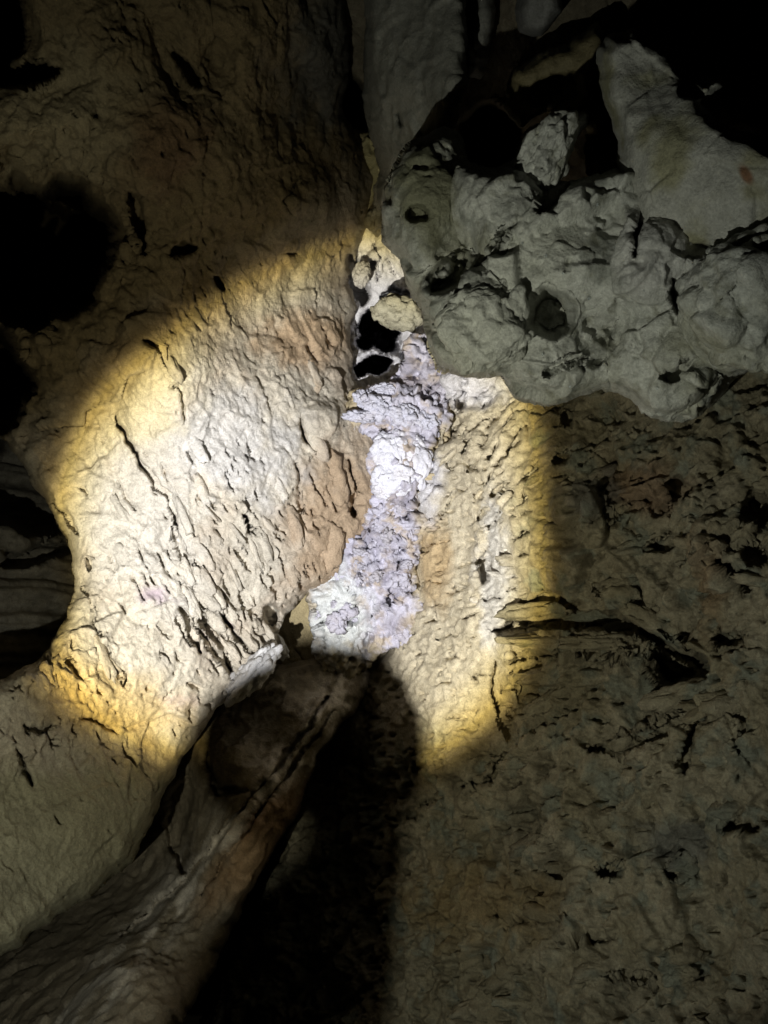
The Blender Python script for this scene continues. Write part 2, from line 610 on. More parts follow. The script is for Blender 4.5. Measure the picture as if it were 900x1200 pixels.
# ---------------------------------------------------------------- left rock wall
def build_left_wall():
    poly = [(-60, -60), (395, -60), (410, 60), (400, 130), (425, 175), (440, 215), (430, 255), (419, 290), (410, 330), (417, 360),
            (410, 400), (416, 440), (432, 480), (462, 520), (462, 600), (450, 650), (395, 680), (362, 694), (336, 720),
            (324, 745), (322, 770), (304, 794), (272, 812), (240, 850), (215, 882), (190, 935), (160, 1005), (100, 1055),
            (0, 1118), (-60, 1150), (-60, 812), (0, 796), (45, 772), (66, 748), (85, 705), (84, 650), (66, 606),
            (40, 565), (14, 515), (-60, 500)]
    D = tps([(25, 800, 2.68), (100, 850, 2.98), (190, 885, 3.3), (65, 560, 3.34), (100, 490, 3.35), (180, 425, 3.05), (270, 350, 3.5),
             (415, 285, 4.25), (410, 450, 4.05), (440, 600, 3.98), (335, 735, 3.72), (250, 600, 3.45), (150, 650, 3.25),
             (200, 780, 3.22), (90, 690, 3.2), (100, 960, 2.85), (20, 1100, 2.45), (170, 960, 3.05), (200, 250, 3.05),
             (100, 130, 2.85), (30, 40, 2.7), (300, 100, 3.1), (400, 150, 3.9), (330, 230, 3.5), (10, 330, 3.0), (-50, 900, 2.5), (370, 20, 3.3)])
    feats = [
        ('pit', 52, 296, 92, 98, 10, 6.5), ('pit', -4, 40, 34, 66, 10, 5.5), ('crack', [(-20, 96), (30, 88), (66, 84)], 12, 1.5),
        ('pit', -14, 450, 56, 75, 8, 5.5),
        ('crack', [(168, 400), (190, 412), (206, 438)], 3.2, .12),
        ('crack', [(134, 484), (143, 505), (160, 532), (178, 560), (198, 582), (209, 615)], 3.6, .13),
        ('crack', [(205, 450), (215, 475), (216, 500)], 1.6, .06), ('crack', [(140, 565), (150, 585), (160, 600)], 1.6, .05),
        ('crack', [(60, 590), (80, 605), (88, 625)], 3, .08), ('crack', [(100, 655), (107, 668)], 3, .08),
        ('crack', [(100, 690), (115, 750), (128, 775), (145, 795)], 2.2, .06), ('crack', [(205, 620), (215, 650), (232, 685)], 3, .07),
        ('crack', [(50, 770), (58, 790), (62, 800)], 4.5, .1), ('crack', [(80, 775), (98, 798)], 3, .07),
        ('crack', [(215, 715), (225, 740), (232, 765)], 5, .12), ('crack', [(225, 710), (245, 735), (262, 760), (272, 785)], 5.5, .14),
        ('crack', [(235, 740), (265, 778), (275, 795)], 4, .12), ('crack', [(260, 720), (285, 755)], 3.0, .09), ('crack', [(245, 700), (262, 722), (292, 762)], 2.4, .08),
        ('hole', 318, 722, 9, 17, 15, .3), ('crack', [(285, 600), (292, 625)], 4, .12), ('crack', [(352, 490), (358, 515), (372, 530)], 3.2, .1),
        ('crack', [(345, 540), (350, 560)], 2.2, .07), ('crack', [(350, 560), (352, 600)], 2.2, .07),
        ('crack', [(408, 540), (417, 570), (415, 600)], 3, .1), ('hole', 414, 600, 5, 8, 0, .15),
        ('crack', [(360, 405), (375, 425)], 3.0, .08), ('crack', [(412, 300), (418, 340), (425, 355)], 8, .35),
        ('crack', [(382, 395), (388, 408)], 3, .07),
        ('crack', [(200, 300), (215, 293), (230, 290)], 6, .2), ('crack', [(252, 325), (262, 340)], 5, .16), ('crack', [(335, 298), (346, 296)], 2.5, .08),
        ('crack', [(150, 225), (165, 260), (168, 300)], 8, .16), ('bump', 195, 50, 26, 70, -40, -.13), ('bump', 250, 60, 22, 70, -10, -.12), ('crack', [(205, 62), (222, 84), (236, 100)], 7, .12), ('bump', 130, 60, 40, 40, 0, .1),
        ('bump', 362, 110, 18, 60, -20, -.14), ('crack', [(340, 250), (335, 235), (355, 205)], 2.5, .05), ('hole', 110, 135, 5, 5, 0, .1),
        ('crack', [(28, 850), (45, 860), (60, 850)], 5, .07), ('crack', [(90, 840), (115, 845), (135, 862)], 3, .05), ('crack', [(20, 880), (40, 920)], 5, .08),
        ('bump', 370, 240, 55, 45, 20, .16), ('bump', 190, 180, 70, 60, 0, .12), ('bump', 60, 150, 60, 60, 0, .12),
        ('bump', 290, 790, 45, 14, -45, .1), ('bump', 380, 490, 30, 22, -40, .09), ('bump', 100, 950, 90, 60, -40, .1),
        ('step', [(18, 512), (60, 500), (98, 498), (100, 480), (140, 470), (150, 442), (175, 430)], 28, .09),
    ]

    def disp(P, px, py):
        lower = sstep(830, 960, py)
        smooth = lower * .45
        h = .05 * fbm(P, 1.7, 4, seed=1)
        upz = sstep(.1, -.3, (py - 430 + .7 * (px - 150)) / 330)
        h += upz * (.09 * fbm(P, 3.2, 4, seed=36) + .03 * fbm(P, 9, 4, .6, seed=37))
        st = ridged(aniso(P, -28, 4, 26), 1.0, 3, 2)
        st2 = fbm(aniso(P, -34, 11, 60), 1.0, 3, .55, seed=6)
        lit = sstep(300, 420, py + .5 * (px - 300)) * (1 - smooth) * (.55 + .8 * fbm(P, 3.1, 2, seed=33))
        mk = sstep(-.25, .35, fbm(P, 2.4, 3, seed=35))
        h += (.013 * st * mk + .006 * st2 * (1 - .6 * mk)) * (.35 + .65 * lit)
        zb, eb = facets(P + .06 * perlin(P * 4)[:, None], 4.2, 15)
        h += .022 * zb * (1 - smooth)
        z, e = facets(P + .03 * perlin(P * 6)[:, None], 7, 2)
        h += z * .016 * (1 - smooth * .8)
        h += (.010 * fbm(P, 24, 5, .68, seed=4) + .007 * ridged(aniso(P, -30, 22, 60), 1, 3, 44)) * (1 - smooth * .6)
        z2, e2 = facets(P + .015 * perlin(P * 13)[:, None], 20, 12)
        h += .009 * z2 * (1 - smooth * .7) * (1.2 - mk)
        # slits where flakes have come away
        sl = fbm(aniso(P, -25, 9, 34), 1.0, 3, .5, seed=21)
        zone = .05 + .30 * sstep(200, 60, np.hypot(px - 285, (py - 690) * .85)) + .14 * sstep(120, 60, np.hypot(px - 60, py - 820)) + .12 * fbm(P, 2.6, 3, seed=5)
        th = .50 - zone
        h -= .05 * sstep(th, th + .09, sl) * (1 - smooth)
        return h

    def color(P, px, py):
        n1 = fbm(P, 3, 4, seed=11)
        n2 = fbm(P, 8, 4, seed=12)
        c = np.tile([.53, .485, .40], (len(P), 1))
        c = mixc(c, [.47, .405, .32], sstep(-.1, .35, n1))
        c = mixc(c, [.40, .30, .20], sstep(1.3, .5, patch(px, py, 395, 615, 62, 110, 8) + n2 * .5))
        c = mixc(c, [.44, .33, .22], sstep(1.2, .5, patch(px, py, 355, 400, 70, 40, 0) + n2 * .5))
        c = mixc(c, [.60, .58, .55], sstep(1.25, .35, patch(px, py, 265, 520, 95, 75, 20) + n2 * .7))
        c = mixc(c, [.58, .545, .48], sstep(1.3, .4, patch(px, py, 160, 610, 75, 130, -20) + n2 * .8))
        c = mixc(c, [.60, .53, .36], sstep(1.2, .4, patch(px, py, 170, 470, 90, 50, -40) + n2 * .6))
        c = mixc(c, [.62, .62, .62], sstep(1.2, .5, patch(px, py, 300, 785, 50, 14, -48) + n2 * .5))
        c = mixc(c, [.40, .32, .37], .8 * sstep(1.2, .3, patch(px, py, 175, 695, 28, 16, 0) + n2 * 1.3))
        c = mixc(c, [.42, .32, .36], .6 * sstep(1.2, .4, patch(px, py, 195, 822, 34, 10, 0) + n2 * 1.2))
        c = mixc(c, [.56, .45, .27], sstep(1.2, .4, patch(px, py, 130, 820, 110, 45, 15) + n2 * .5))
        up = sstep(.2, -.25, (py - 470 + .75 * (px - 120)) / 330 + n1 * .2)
        c = mixc(c, [.150, .112, .055], up)  # dimness of the upper wall outside the beam, put into its colour
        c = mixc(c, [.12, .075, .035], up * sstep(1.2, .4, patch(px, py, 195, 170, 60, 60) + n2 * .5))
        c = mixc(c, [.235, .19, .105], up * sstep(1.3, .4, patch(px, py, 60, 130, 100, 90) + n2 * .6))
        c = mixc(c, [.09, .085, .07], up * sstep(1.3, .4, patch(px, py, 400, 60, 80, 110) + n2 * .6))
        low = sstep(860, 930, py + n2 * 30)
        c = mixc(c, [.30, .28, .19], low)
        return c * (1 + .25 * n2)[:, None]
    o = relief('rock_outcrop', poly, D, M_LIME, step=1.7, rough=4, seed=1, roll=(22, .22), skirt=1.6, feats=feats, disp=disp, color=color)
    tag(o, 'tan and white limestone wall on the left with long slanting cracks, lit by torch', 'rock wall')
    return o


left_wall = build_left_wall()

# ---------------------------------------------------------------- back of the cleft, behind the flowstone
def build_back():
    poly = [(290, 640), (330, 690), (400, 640), (430, 540), (500, 520), (600, 520), (640, 600), (560, 800), (540, 900), (450, 1000), (330, 900), (250, 860)]
    D = tps([(300, 760, 4.15), (350, 850, 4.2), (400, 700, 4.12), (450, 600, 4.12), (500, 500, 4.1), (560, 420, 4.1), (560, 700, 4.0), (450, 900, 4.4)])

    def disp(P, px, py):
        z, e = facets(P, 8, 5)
        return .05 * fbm(P, 3, 4, seed=41) + .012 * z + .012 * ridged(aniso(P, -20, 8, 30), 1, 3, 42) + .006 * fbm(P, 40, 3, seed=6)

    def color(P, px, py):
        n = fbm(P, 6, 4, seed=43)
        c = np.tile([.34, .28, .155], (len(P), 1))
        c = mixc(c, [.52, .50, .44], sstep(1.2, .5, patch(px, py, 470, 600, 60, 180) + n * .4))
        return c * (1 + .3 * n)[:, None]
    o = relief('cave_back_wall', poly, D, M_LIME, step=2.2, rough=4, seed=3, roll=(14, .1), skirt=1.2,
               feats=[('crack', [(378, 700), (377, 750), (376, 800)], 2, .08), ('crack', [(345, 760), (352, 775), (360, 790)], 2, .05)], disp=disp, color=color)
    return structure(o)


build_back()

# ---------------------------------------------------------------- chimney above the flowstone
def build_chimney():
    poly = [(392, 150), (520, 170), (560, 330), (560, 470), (500, 520), (440, 520), (405, 470), (395, 380), (392, 300)]
    D = tps([(430, 200, 4.3), (440, 270, 4.45), (450, 320, 4.5), (420, 350, 4.6), (480, 350, 4.5), (500, 420, 4.3), (480, 480, 4.15), (440, 500, 4.15), (540, 440, 4.2)])
    feats = [('hole', 431, 380, 12, 17, 20, 3.), ('hole', 447, 394, 15, 20, -30, 3.), ('hole', 426, 404, 11, 9, 0, 3.), ('hole', 437, 428, 20, 12, -12, 3.), ('hole', 458, 388, 12, 8, 30, 3.), ('hole', 422, 434, 8, 10, 0, 3.), ('crack', [(412, 300), (418, 330), (426, 355)], 10, .4), ('bump', 445, 305, 20, 30, 10, .12), ('crack', [(436, 282), (446, 300), (441, 330)], 2.5, .1), ('crack', [(455, 300), (462, 318)], 2.5, .08),
             ('crack', [(428, 260), (445, 240), (462, 205)], 7, .3), ('hole', 435, 312, 5, 8, 20, .15), ('crack', [(448, 348), (462, 340), (480, 346)], 6, .25),
             ('crack', [(478, 405), (470, 415), (480, 425)], 5, .2), ('hole', 462, 405, 7, 12, 20, .35), ('crack', [(500, 455), (515, 480), (520, 520)], 5, .12)]

    def disp(P, px, py):
        z, e = facets(P, 11, 9)
        zb, eb = facets(P + .03 * perlin(P * 7)[:, None], 6, 57)
        return .05 * fbm(P, 4, 4, seed=51) + .03 * z + .04 * zb + .014 * ridged(P, 18, 3, 52) + .006 * fbm(P, 45, 3, .6, seed=58)

    def color(P, px, py):
        n = fbm(P, 6, 4, seed=53)
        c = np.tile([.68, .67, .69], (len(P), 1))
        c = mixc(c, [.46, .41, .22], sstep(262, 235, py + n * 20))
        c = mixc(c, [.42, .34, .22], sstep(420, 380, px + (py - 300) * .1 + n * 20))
        return c * (1 + .2 * n)[:, None]
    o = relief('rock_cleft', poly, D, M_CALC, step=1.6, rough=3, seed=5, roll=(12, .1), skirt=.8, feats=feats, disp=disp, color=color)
    return tag(o, 'narrow chimney of broken white rock with black holes above the flowstone', 'rock wall')


build_chimney()

# ---------------------------------------------------------------- right rock wall
def build_right_wall():
    poly = [(960, 330), (960, 1280), (200, 1280), (260, 1150), (300, 1040), (330, 960), (350, 880), (390, 820), (440, 775), (472, 735), (486, 690),
            (484, 620), (490, 560), (508, 520), (512, 470), (500, 430), (540, 380), (700, 330)]
    D = tps([(602, 440, 3.62), (625, 600, 3.16), (637, 680, 3.12), (615, 830, 3.3), (500, 600, 3.86), (510, 480, 3.95), (545, 640, 3.66), (540, 750, 3.5), (500, 850, 3.55),
             (470, 900, 3.72), (400, 850, 4.25), (390, 1000, 4.0), (320, 1150, 3.9), (600, 1000, 3.05), (750, 600, 2.85), (880, 500, 2.65), (880, 800, 2.45), (700, 900, 2.85), (880, 1100, 2.3),
             (600, 1180, 2.8), (470, 1150, 3.4), (700, 480, 3.1), (750, 760, 2.85), (570, 540, 3.5)])
    feats = [
        ('crack', [(582, 738), (600, 734), (640, 730), (700, 728), (745, 733), (790, 762), (822, 782)], 9, .28),
        ('hole', 795, 780, 40, 20, 8, .45), ('crack', [(606, 728), (615, 706), (655, 700), (680, 720)], 5, .1), ('crack', [(585, 745), (600, 728)], 7, .14),
        ('step', [(640, 735), (740, 738), (800, 800)], 30, .1),
        ('crack', [(620, 770), (660, 766), (700, 762), (742, 766)], 3, .07), ('crack', [(690, 880), (730, 875), (780, 855), (810, 832)], 6, .12), ('crack', [(810, 850), (805, 880), (802, 905)], 8, .12),
        ('crack', [(540, 922), (575, 915), (590, 885)], 3, .06), ('crack', [(495, 940), (520, 935)], 3, .06), ('hole', 484, 956, 8, 5, 0, .1),
        ('crack', [(520, 470), (528, 495), (522, 515)], 8, .2), ('crack', [(545, 455), (540, 478)], 5, .14), ('crack', [(560, 660), (567, 655), (566, 680)], 7, .18),
        ('crack', [(520, 545), (545, 543), (560, 550)], 3, .06), ('crack', [(506, 568), (520, 570)], 4, .07), ('crack', [(612, 562), (628, 550)], 6, .1),
        ('crack', [(578, 580), (592, 565)], 5, .1), ('crack', [(594, 535), (604, 515), (612, 500)], 4, .09), ('crack', [(575, 620), (587, 600)], 3, .07), ('crack', [(608, 605), (622, 600)], 3.5, .08),
        ('crack', [(625, 460), (640, 470)], 5, .1), ('crack', [(650, 545), (665, 535)], 6, .1), ('crack', [(660, 497), (672, 485)], 6, .1), ('crack', [(600, 450), (608, 440)], 3, .07),
        ('hole', 795, 575, 18, 16, 30, .12), ('crack', [(690, 610), (730, 600), (760, 598)], 2.5, .05), ('crack', [(760, 645), (790, 635)], 7, .1), ('hole', 890, 600, 25, 20, 0, .2), ('hole', 885, 650, 20, 15, 0, .15),
        ('crack', [(700, 690), (712, 694)], 5, .08), ('crack', [(840, 750), (880, 745)], 10, .15), ('crack', [(830, 650), (880, 690)], 6, .1), ('hole', 870, 970, 22, 8, 0, .15),
        ('hole', 715, 1025, 14, 9, 0, .12), ('crack', [(590, 1085), (620, 1080), (670, 1078)], 4, .08), ('crack', [(612, 1053), (632, 1050)], 3, .06), ('crack', [(640, 1020), (655, 1030)], 5, .07),
        ('crack', [(585, 1070), (595, 1090)], 6, .1), ('hole', 790, 1020, 14, 10, 0, .1), ('crack', [(700, 1140), (760, 1145)], 3, .05), ('crack', [(655, 1105), (725, 1100)], 4, .08),
        *[('crack', [(x - 6, y + 7), (x + 6, y - 7)], 2.6, .07) for x, y in [(555, 500), (566, 516), (577, 494), (586, 541), (571, 561), (559, 582), (591, 577), (546, 522), (534, 500), (602, 522), (581, 528), (555, 546), (567, 603), (572, 471), (541, 478), (527, 588), (596, 492), (612, 588)]],
        *[('crack', [(x - 9, y + 3), (x, y - 1), (x + 9, y - 3)], 2.4, .06) for x, y in [(508, 640), (522, 602), (536, 692), (551, 722), (520, 746), (590, 655), (601, 690), (616, 650), (577, 702), (546, 661), (531, 772), (562, 792), (519, 802), (612, 628), (500, 610), (606, 776), (596, 806), (606, 838)]],
        ('bump', 730, 760, 90, 22, 10, .1), ('bump', 690, 580, 60, 70, 0, .12), ('bump', 850, 660, 50, 60, 0, .1), ('bump', 640, 870, 60, 50, -30, .08), ('bump', 850, 880, 40, 50, 0, .1),
        ('bump', 540, 440, 50, 18, 0, .1), ('bump', 600, 800, 10, 60, -10, .08), ('step', [(596, 880), (574, 812), (580, 770)], 22, .10),
        ('step', [(618, 440), (622, 530), (600, 590)], 24, .06),
    ]

    def disp(P, px, py):
        dim = sstep(600, 680, px + .1 * (py - 600)) + sstep(860, 920, py)
        dim = np.clip(dim, 0, 1)
        h = .06 * fbm(P, 2.0, 4, seed=61) + dim * (.10 * fbm(P, 3.6, 5, .58, seed=60) + .035 * fbm(P, 10, 4, .6, seed=59))
        z, e = facets(P + .04 * perlin(P * 5)[:, None], 6.5, 4)
        zc, ec = facets(P + .07 * perlin(P * 3.5)[:, None], 3.4, 14)
        h += z * (.02 + .022 * dim) + zc * .06 * dim
        z2, e2 = facets(P + .02 * perlin(P * 11)[:, None], 17, 6)
        mk = sstep(-.2, .3, fbm(P, 2.8, 3, seed=58))
        h += z2 * (.003 + .011 * mk)
        ang = 55
        st = ridged(aniso(P, ang, 6, 24), 1.0, 3, 62)
        h += .018 * st * (1.3 - mk) * (1 - .6 * dim) + .012 * fbm(P, 28, 5, .68, seed=64) + .008 * ridged(aniso(P, 60, 20, 55), 1, 3, 69)
        sl = fbm(aniso(P, 62, 10, 26), 1.0, 3, .5, seed=63)
        zone = fbm(P, 2.2, 2, seed=65)
        h -= .05 * sstep(.24 - .2 * zone, .35 - .2 * zone, sl)
        pit = fbm(P, 15, 3, .5, seed=66)
        h -= .06 * sstep(.22, .38, pit + .25 * fbm(P, 2.5, 2, seed=57)) * dim
        return h

    def color(P, px, py):
        n1 = fbm(P, 3, 4, seed=67)
        n2 = fbm(P, 8, 4, seed=68)
        c = np.tile([.37, .335, .24], (len(P), 1))
        c = mixc(c, [.28, .25, .165], sstep(-.2, .3, n1))
        c = mixc(c, [.22, .23, .18], sstep(.05, .35, n2))
        c = mixc(c, [.15, .135, .09], sstep(.1, .4, -n1) * .7)
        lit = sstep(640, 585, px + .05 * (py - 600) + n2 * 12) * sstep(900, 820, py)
        c = mixc(c, [.56, .50, .37], lit)  # beam-lit stretch painted paler in the colour, up to the beam edge
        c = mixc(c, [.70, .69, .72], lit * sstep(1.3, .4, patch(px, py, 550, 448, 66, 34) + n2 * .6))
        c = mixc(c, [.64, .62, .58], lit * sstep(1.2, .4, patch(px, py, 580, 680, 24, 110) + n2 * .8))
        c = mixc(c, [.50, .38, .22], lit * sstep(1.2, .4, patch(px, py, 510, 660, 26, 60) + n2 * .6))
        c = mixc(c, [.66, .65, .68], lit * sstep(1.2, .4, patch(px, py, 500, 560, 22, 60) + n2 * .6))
        c = mixc(c, [.30, .17, .10],   .5 * sstep(1.2, .3, patch(px, py, 760, 570, 60, 40, 20) + n2 * .8))
        c = mixc(c, [.30, .19, .10], .5 * sstep(1.2, .3, patch(px, py, 830, 680, 22, 70, 0) + n2 * .8))
        c = mixc(c, [.27, .20, .09], .7 * sstep(1.2, .3, patch(px, py, 560, 1060, 120, 60, 0) + n2 * .8))
        c = mixc(c, [.16, .17, .16], .7 * sstep(1.1, .4, patch(px, py, 790, 990, 60, 40, 0) + n2 * .9))
        c = mixc(c, [.13, .13, .12], .7 * sstep(1.1, .4, patch(px, py, 695, 580, 35, 40, 0) + n2 * .9))
        return c * (1 + .3 * n2)[:, None]
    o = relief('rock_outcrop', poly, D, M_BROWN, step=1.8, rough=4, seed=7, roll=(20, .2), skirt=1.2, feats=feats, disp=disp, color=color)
    return tag(o, 'pitted brown rock wall on the right with a dark horizontal cleft', 'rock wall')


right_wall = build_right_wall()

# ---------------------------------------------------------------- overhanging boulder, upper right
def build_overhang():
    poly = [(447, 250), (456, 205), (482, 168), (520, 150), (540, 158), (552, 195), (580, 202), (604, 190), (618, 150), (650, 142),
            (686, 134), (684, 152), (664, 182), (640, 212), (665, 216), (705, 204), (760, 190), (960, 190), (960, 395), (900, 412),
            (858, 448), (835, 475), (800, 494), (762, 490), (742, 466), (700, 454), (675, 462), (640, 472), (604, 466), (590, 440), (548, 438), (515, 432),
            (500, 402), (497, 366), (478, 335), (470, 300), (450, 280)]
    D0 = lobes([(500, 250, 60, 100, 10, 2.60, .28), (585, 240, 60, 60, 0, 2.52, .25), (560, 370, 75, 75, -20, 2.42, .26), (630, 320, 60, 130, -25, 2.40, .22),
               (640, 175, 32, 50, 30, 2.50, .2), (690, 300, 80, 90, -40, 2.34, .24), (655, 420, 90, 55, 10, 2.42, .22), (790, 400, 70, 95, 30, 2.30, .25), (745, 260, 100, 60, 20, 2.36, .22),
               (770, 300, 55, 75, 20, 2.26, .2), (870, 360, 75, 85, -35, 2.14, .3), (850, 230, 110, 60, 20, 2.2, .3)], 2.78, .035)
    D = lambda px, py: D0(px, py) * .86
    feats = [('hole', 646, 368, 30, 29, 40, .22), ('crack', [(508, 342), (530, 325), (545, 305)], 13, .22), ('crack', [(548, 318), (575, 300), (604, 262)], 4, .08),
             ('crack', [(632, 250), (648, 228), (670, 200)], 12, .25), ('crack', [(742, 300), (748, 265), (778, 222)], 5, .12), ('crack', [(788, 330), (795, 365)], 9, .18), ('hole', 797, 434, 24, 10, -25, .12),
             ('crack', [(835, 300), (870, 262), (900, 270)], 12, .22), ('hole', 855, 300, 30, 12, -40, .12), ('hole', 702, 422, 14, 7, -30, .06), ('crack', [(640, 440), (660, 425), (690, 418)], 4, .06),
             ('hole', 865, 200, 8, 14, -30, .05), ('hole', 645, 172, 6, 5, 0, .06), ('crack', [(455, 240), (452, 225), (462, 205)], 6, .12), ('hole', 490, 250, 14, 12, 0, .08)]

    def disp(P, px, py):
        f1, f2, hh, v = voronoi(P + .04 * perlin(P * 5)[:, None], 8, 8)
        bill = 1 - np.minimum(f1, 1)
        zb, eb = facets(P + .05 * perlin(P * 4)[:, None], 4.5, 13)
        h = .05 * fbm(P, 2.5, 4, seed=71) + .006 * bill + .05 * zb + .016 * fbm(P, 9, 5, .62, seed=72) + .014 * ridged(P, 7, 3, 78)
        h += .004 * fbm(P, 40, 3, .55, seed=73)
        z, e = facets(P, 13, 11)
        h += .009 * z
        pit = fbm(P, 12, 3, .5, seed=74)
        h -= .022 * sstep(.25, .45, pit)
        return h

    def color(P, px, py):
        n1 = fbm(P, 3.5, 4, seed=75)
        n2 = fbm(P, 9, 4, seed=76)
        c = np.tile([.54, .55, .50], (len(P), 1))
        c = mixc(c, [.42, .42, .33], sstep(0, .4, n1))
        n3 = fbm(P, 22, 4, .6, seed=79)
        c = mixc(c, [.24, .25, .22], sstep(.05, .4, n2) * .9)
        c = mixc(c, [.20, .20, .14], sstep(.1, .4, n3) * .6)
        c = mixc(c, [.62, .63, .58], sstep(.12, .4, -n3) * .6)
        c = mixc(c, [.60, .61, .54], sstep(1.3, .4, patch(px, py, 610, 340, 50, 110, 30) + n2 * .6))
        c = mixc(c, [.56, .56, .53], sstep(1.2, .4, patch(px, py, 770, 300, 70, 60, 0) + n2 * .6))
        c = mixc(c, [.2, .2, .13], sstep(1.2, .5, patch(px, py, 500, 230, 45, 70, 0) + n2 * .6))
        return c * (1 + .25 * n2)[:, None]
    o = relief('overhanging_boulder', poly, D, M_GREY, step=1.7, rough=3.5, seed=9, roll=(18, .16), skirt=1.0, feats=feats, disp=disp, color=color)
    tag(o, 'large damp grey boulder with rounded lobes hanging over the lit wall', 'boulder')
    return o


overhang = build_overhang()


def build_spur():
    poly = [(700, 66), (714, 42), (742, 30), (772, 46), (800, 72), (812, 92), (846, 88), (852, 104), (822, 122), (842, 142), (900, 168), (960, 186), (960, 320), (860, 300), (800, 300), (750, 280),
            (730, 215), (724, 165), (711, 120)]
    D = tps([(710, 70, 2.10), (800, 90, 2.0), (770, 160, 1.95), (735, 190, 2.02), (760, 250, 1.97), (850, 150, 1.86), (840, 220, 1.86), (930, 230, 1.78), (800, 290, 2.02), (900, 300, 1.94)])

    def disp(P, px, py):
        return .05 * fbm(P, 2.6, 4, seed=81) + .016 * facets(P + .05 * perlin(P * 5)[:, None], 6, 81)[0] + .016 * fbm(P, 9, 5, .6, seed=82) + .003 * fbm(P, 40, 3, seed=83)

    def color(P, px, py):
        n2 = fbm(P, 6, 4, seed=84)
        c = np.tile([.48, .48, .43], (len(P), 1))
        c = mixc(c, [.32, .31, .2], sstep(0, .4, n2))
        c = mixc(c, [.24, .13, .07], sstep(1.1, .5, patch(px, py, 875, 205, 9, 17, -30) + n2 * .5))
        return c * (1 + .15 * n2)[:, None]
    o = relief('rock_spur', poly, D, M_GREY, step=2.2, rough=5, seed=11, roll=(22, .2), skirt=.6, disp=disp, color=color,
               feats=[('crack', [(795, 105), (820, 112)], 8, .1)])
    return tag(o, 'smooth grey tapering rock spur above the overhanging boulder', 'rock')


build_spur()

# ---------------------------------------------------------------- ceiling fins
def build_fin(poly, ctrl, seed, c0, label, roll=(18, .2), feats=()):
    def disp(P, px, py):
        z, e = facets(P, 7, seed)
        return .05 * fbm(P, 2.5, 4, seed=seed) + .015 * z + .012 * ridged(aniso(P, 5, 4, 18), 1, 3, seed) + .005 * fbm(P, 30, 3, seed=seed)

    def color(P, px, py):
        n2 = fbm(P, 6, 4, seed=seed + 1)
        return np.array(c0) * (1 + .35 * n2)[:, None]
    o = relief('rock_fin', poly, tps(ctrl), M_GREY, step=2.4, rough=5, seed=seed, roll=roll, skirt=.8, disp=disp, color=color, feats=feats)
    return tag(o, label, 'rock', 'rock fins hanging from the ceiling')


build_fin([(425, -50), (545, -50), (548, 60), (542, 120), (530, 170), (500, 190), (470, 200), (452, 245), (440, 240), (446, 200), (438, 165), (427, 130), (428, 60)],
          [(430, 0, 3.3), (540, 0, 3.0), (440, 130, 3.4), (530, 130, 3.0), (450, 220, 3.6)], 21, (.24, .24, .21),
          'tall dim grey rock fin hanging above the chimney', feats=[('crack', [(466, 130), (470, 150)], 4, .08)])
build_fin([(548, -50), (585, -50), (575, 60), (562, 95), (550, 90), (545, 40)],
          [(550, 0, 3.3), (580, 0, 3.2), (560, 90, 3.35)], 22, (.22, .22, .2), 'slender dark rock fin right of the tall fin above the chimney')
build_fin([(608, -50), (660, -50), (655, 15), (632, 45), (610, 42), (606, 10)],
          [(610, 0, 3.0), (655, 0, 2.9), (630, 40, 3.0)], 23, (.26, .26, .25), 'short grey rock fin at the top edge between slender fin and spur')
build_fin([(590, 130), (598, 85), (640, 60), (700, 28), (712, 60), (712, 120), (730, 175), (735, 215), (690, 215), (680, 130), (640, 128), (612, 150)],
          [(600, 120, 2.9), (640, 90, 2.9), (700, 60, 2.8), (720, 190, 2.8)], 24, (.20, .17, .09), 'dark brown rock brow left of the smooth grey spur', feats=[('hole', 650, 110, 36, 22, -20, .3), ('hole', 705, 150, 22, 50, -10, .5)])


# ceiling behind the fins and boulder
def build_ceiling():
    poly = [(330, -80), (960, -80), (960, 330), (760, 330), (560, 300), (470, 330), (400, 260), (360, 120)]
    D = tps([(350, 0, 3.7), (500, 0, 3.6), (700, 0, 3.2), (900, 0, 3.0), (400, 200, 4.5), (560, 180, 3.9), (700, 200, 3.4), (900, 200, 3.0)])

    def disp(P, px, py):
        z, e = facets(P, 5, 31)
        return .12 * fbm(P, 1.8, 4, seed=31) + .03 * z + .02 * ridged(P, 7, 3, 31)

    def color(P, px, py):
        return np.array([.16, .14, .10]) * (1 + .4 * fbm(P, 5, 4, seed=32))[:, None]
    o = relief('cave_ceiling', poly, D, M_BROWN, step=3.5, rough=5, seed=13, roll=(20, .2), skirt=1.5, disp=disp, color=color,
               feats=[('hole', 575, 165, 36, 40, 0, .8), ('hole', 400, 130, 34, 60, -20, 1.0)])
    return structure(o)


build_ceiling()

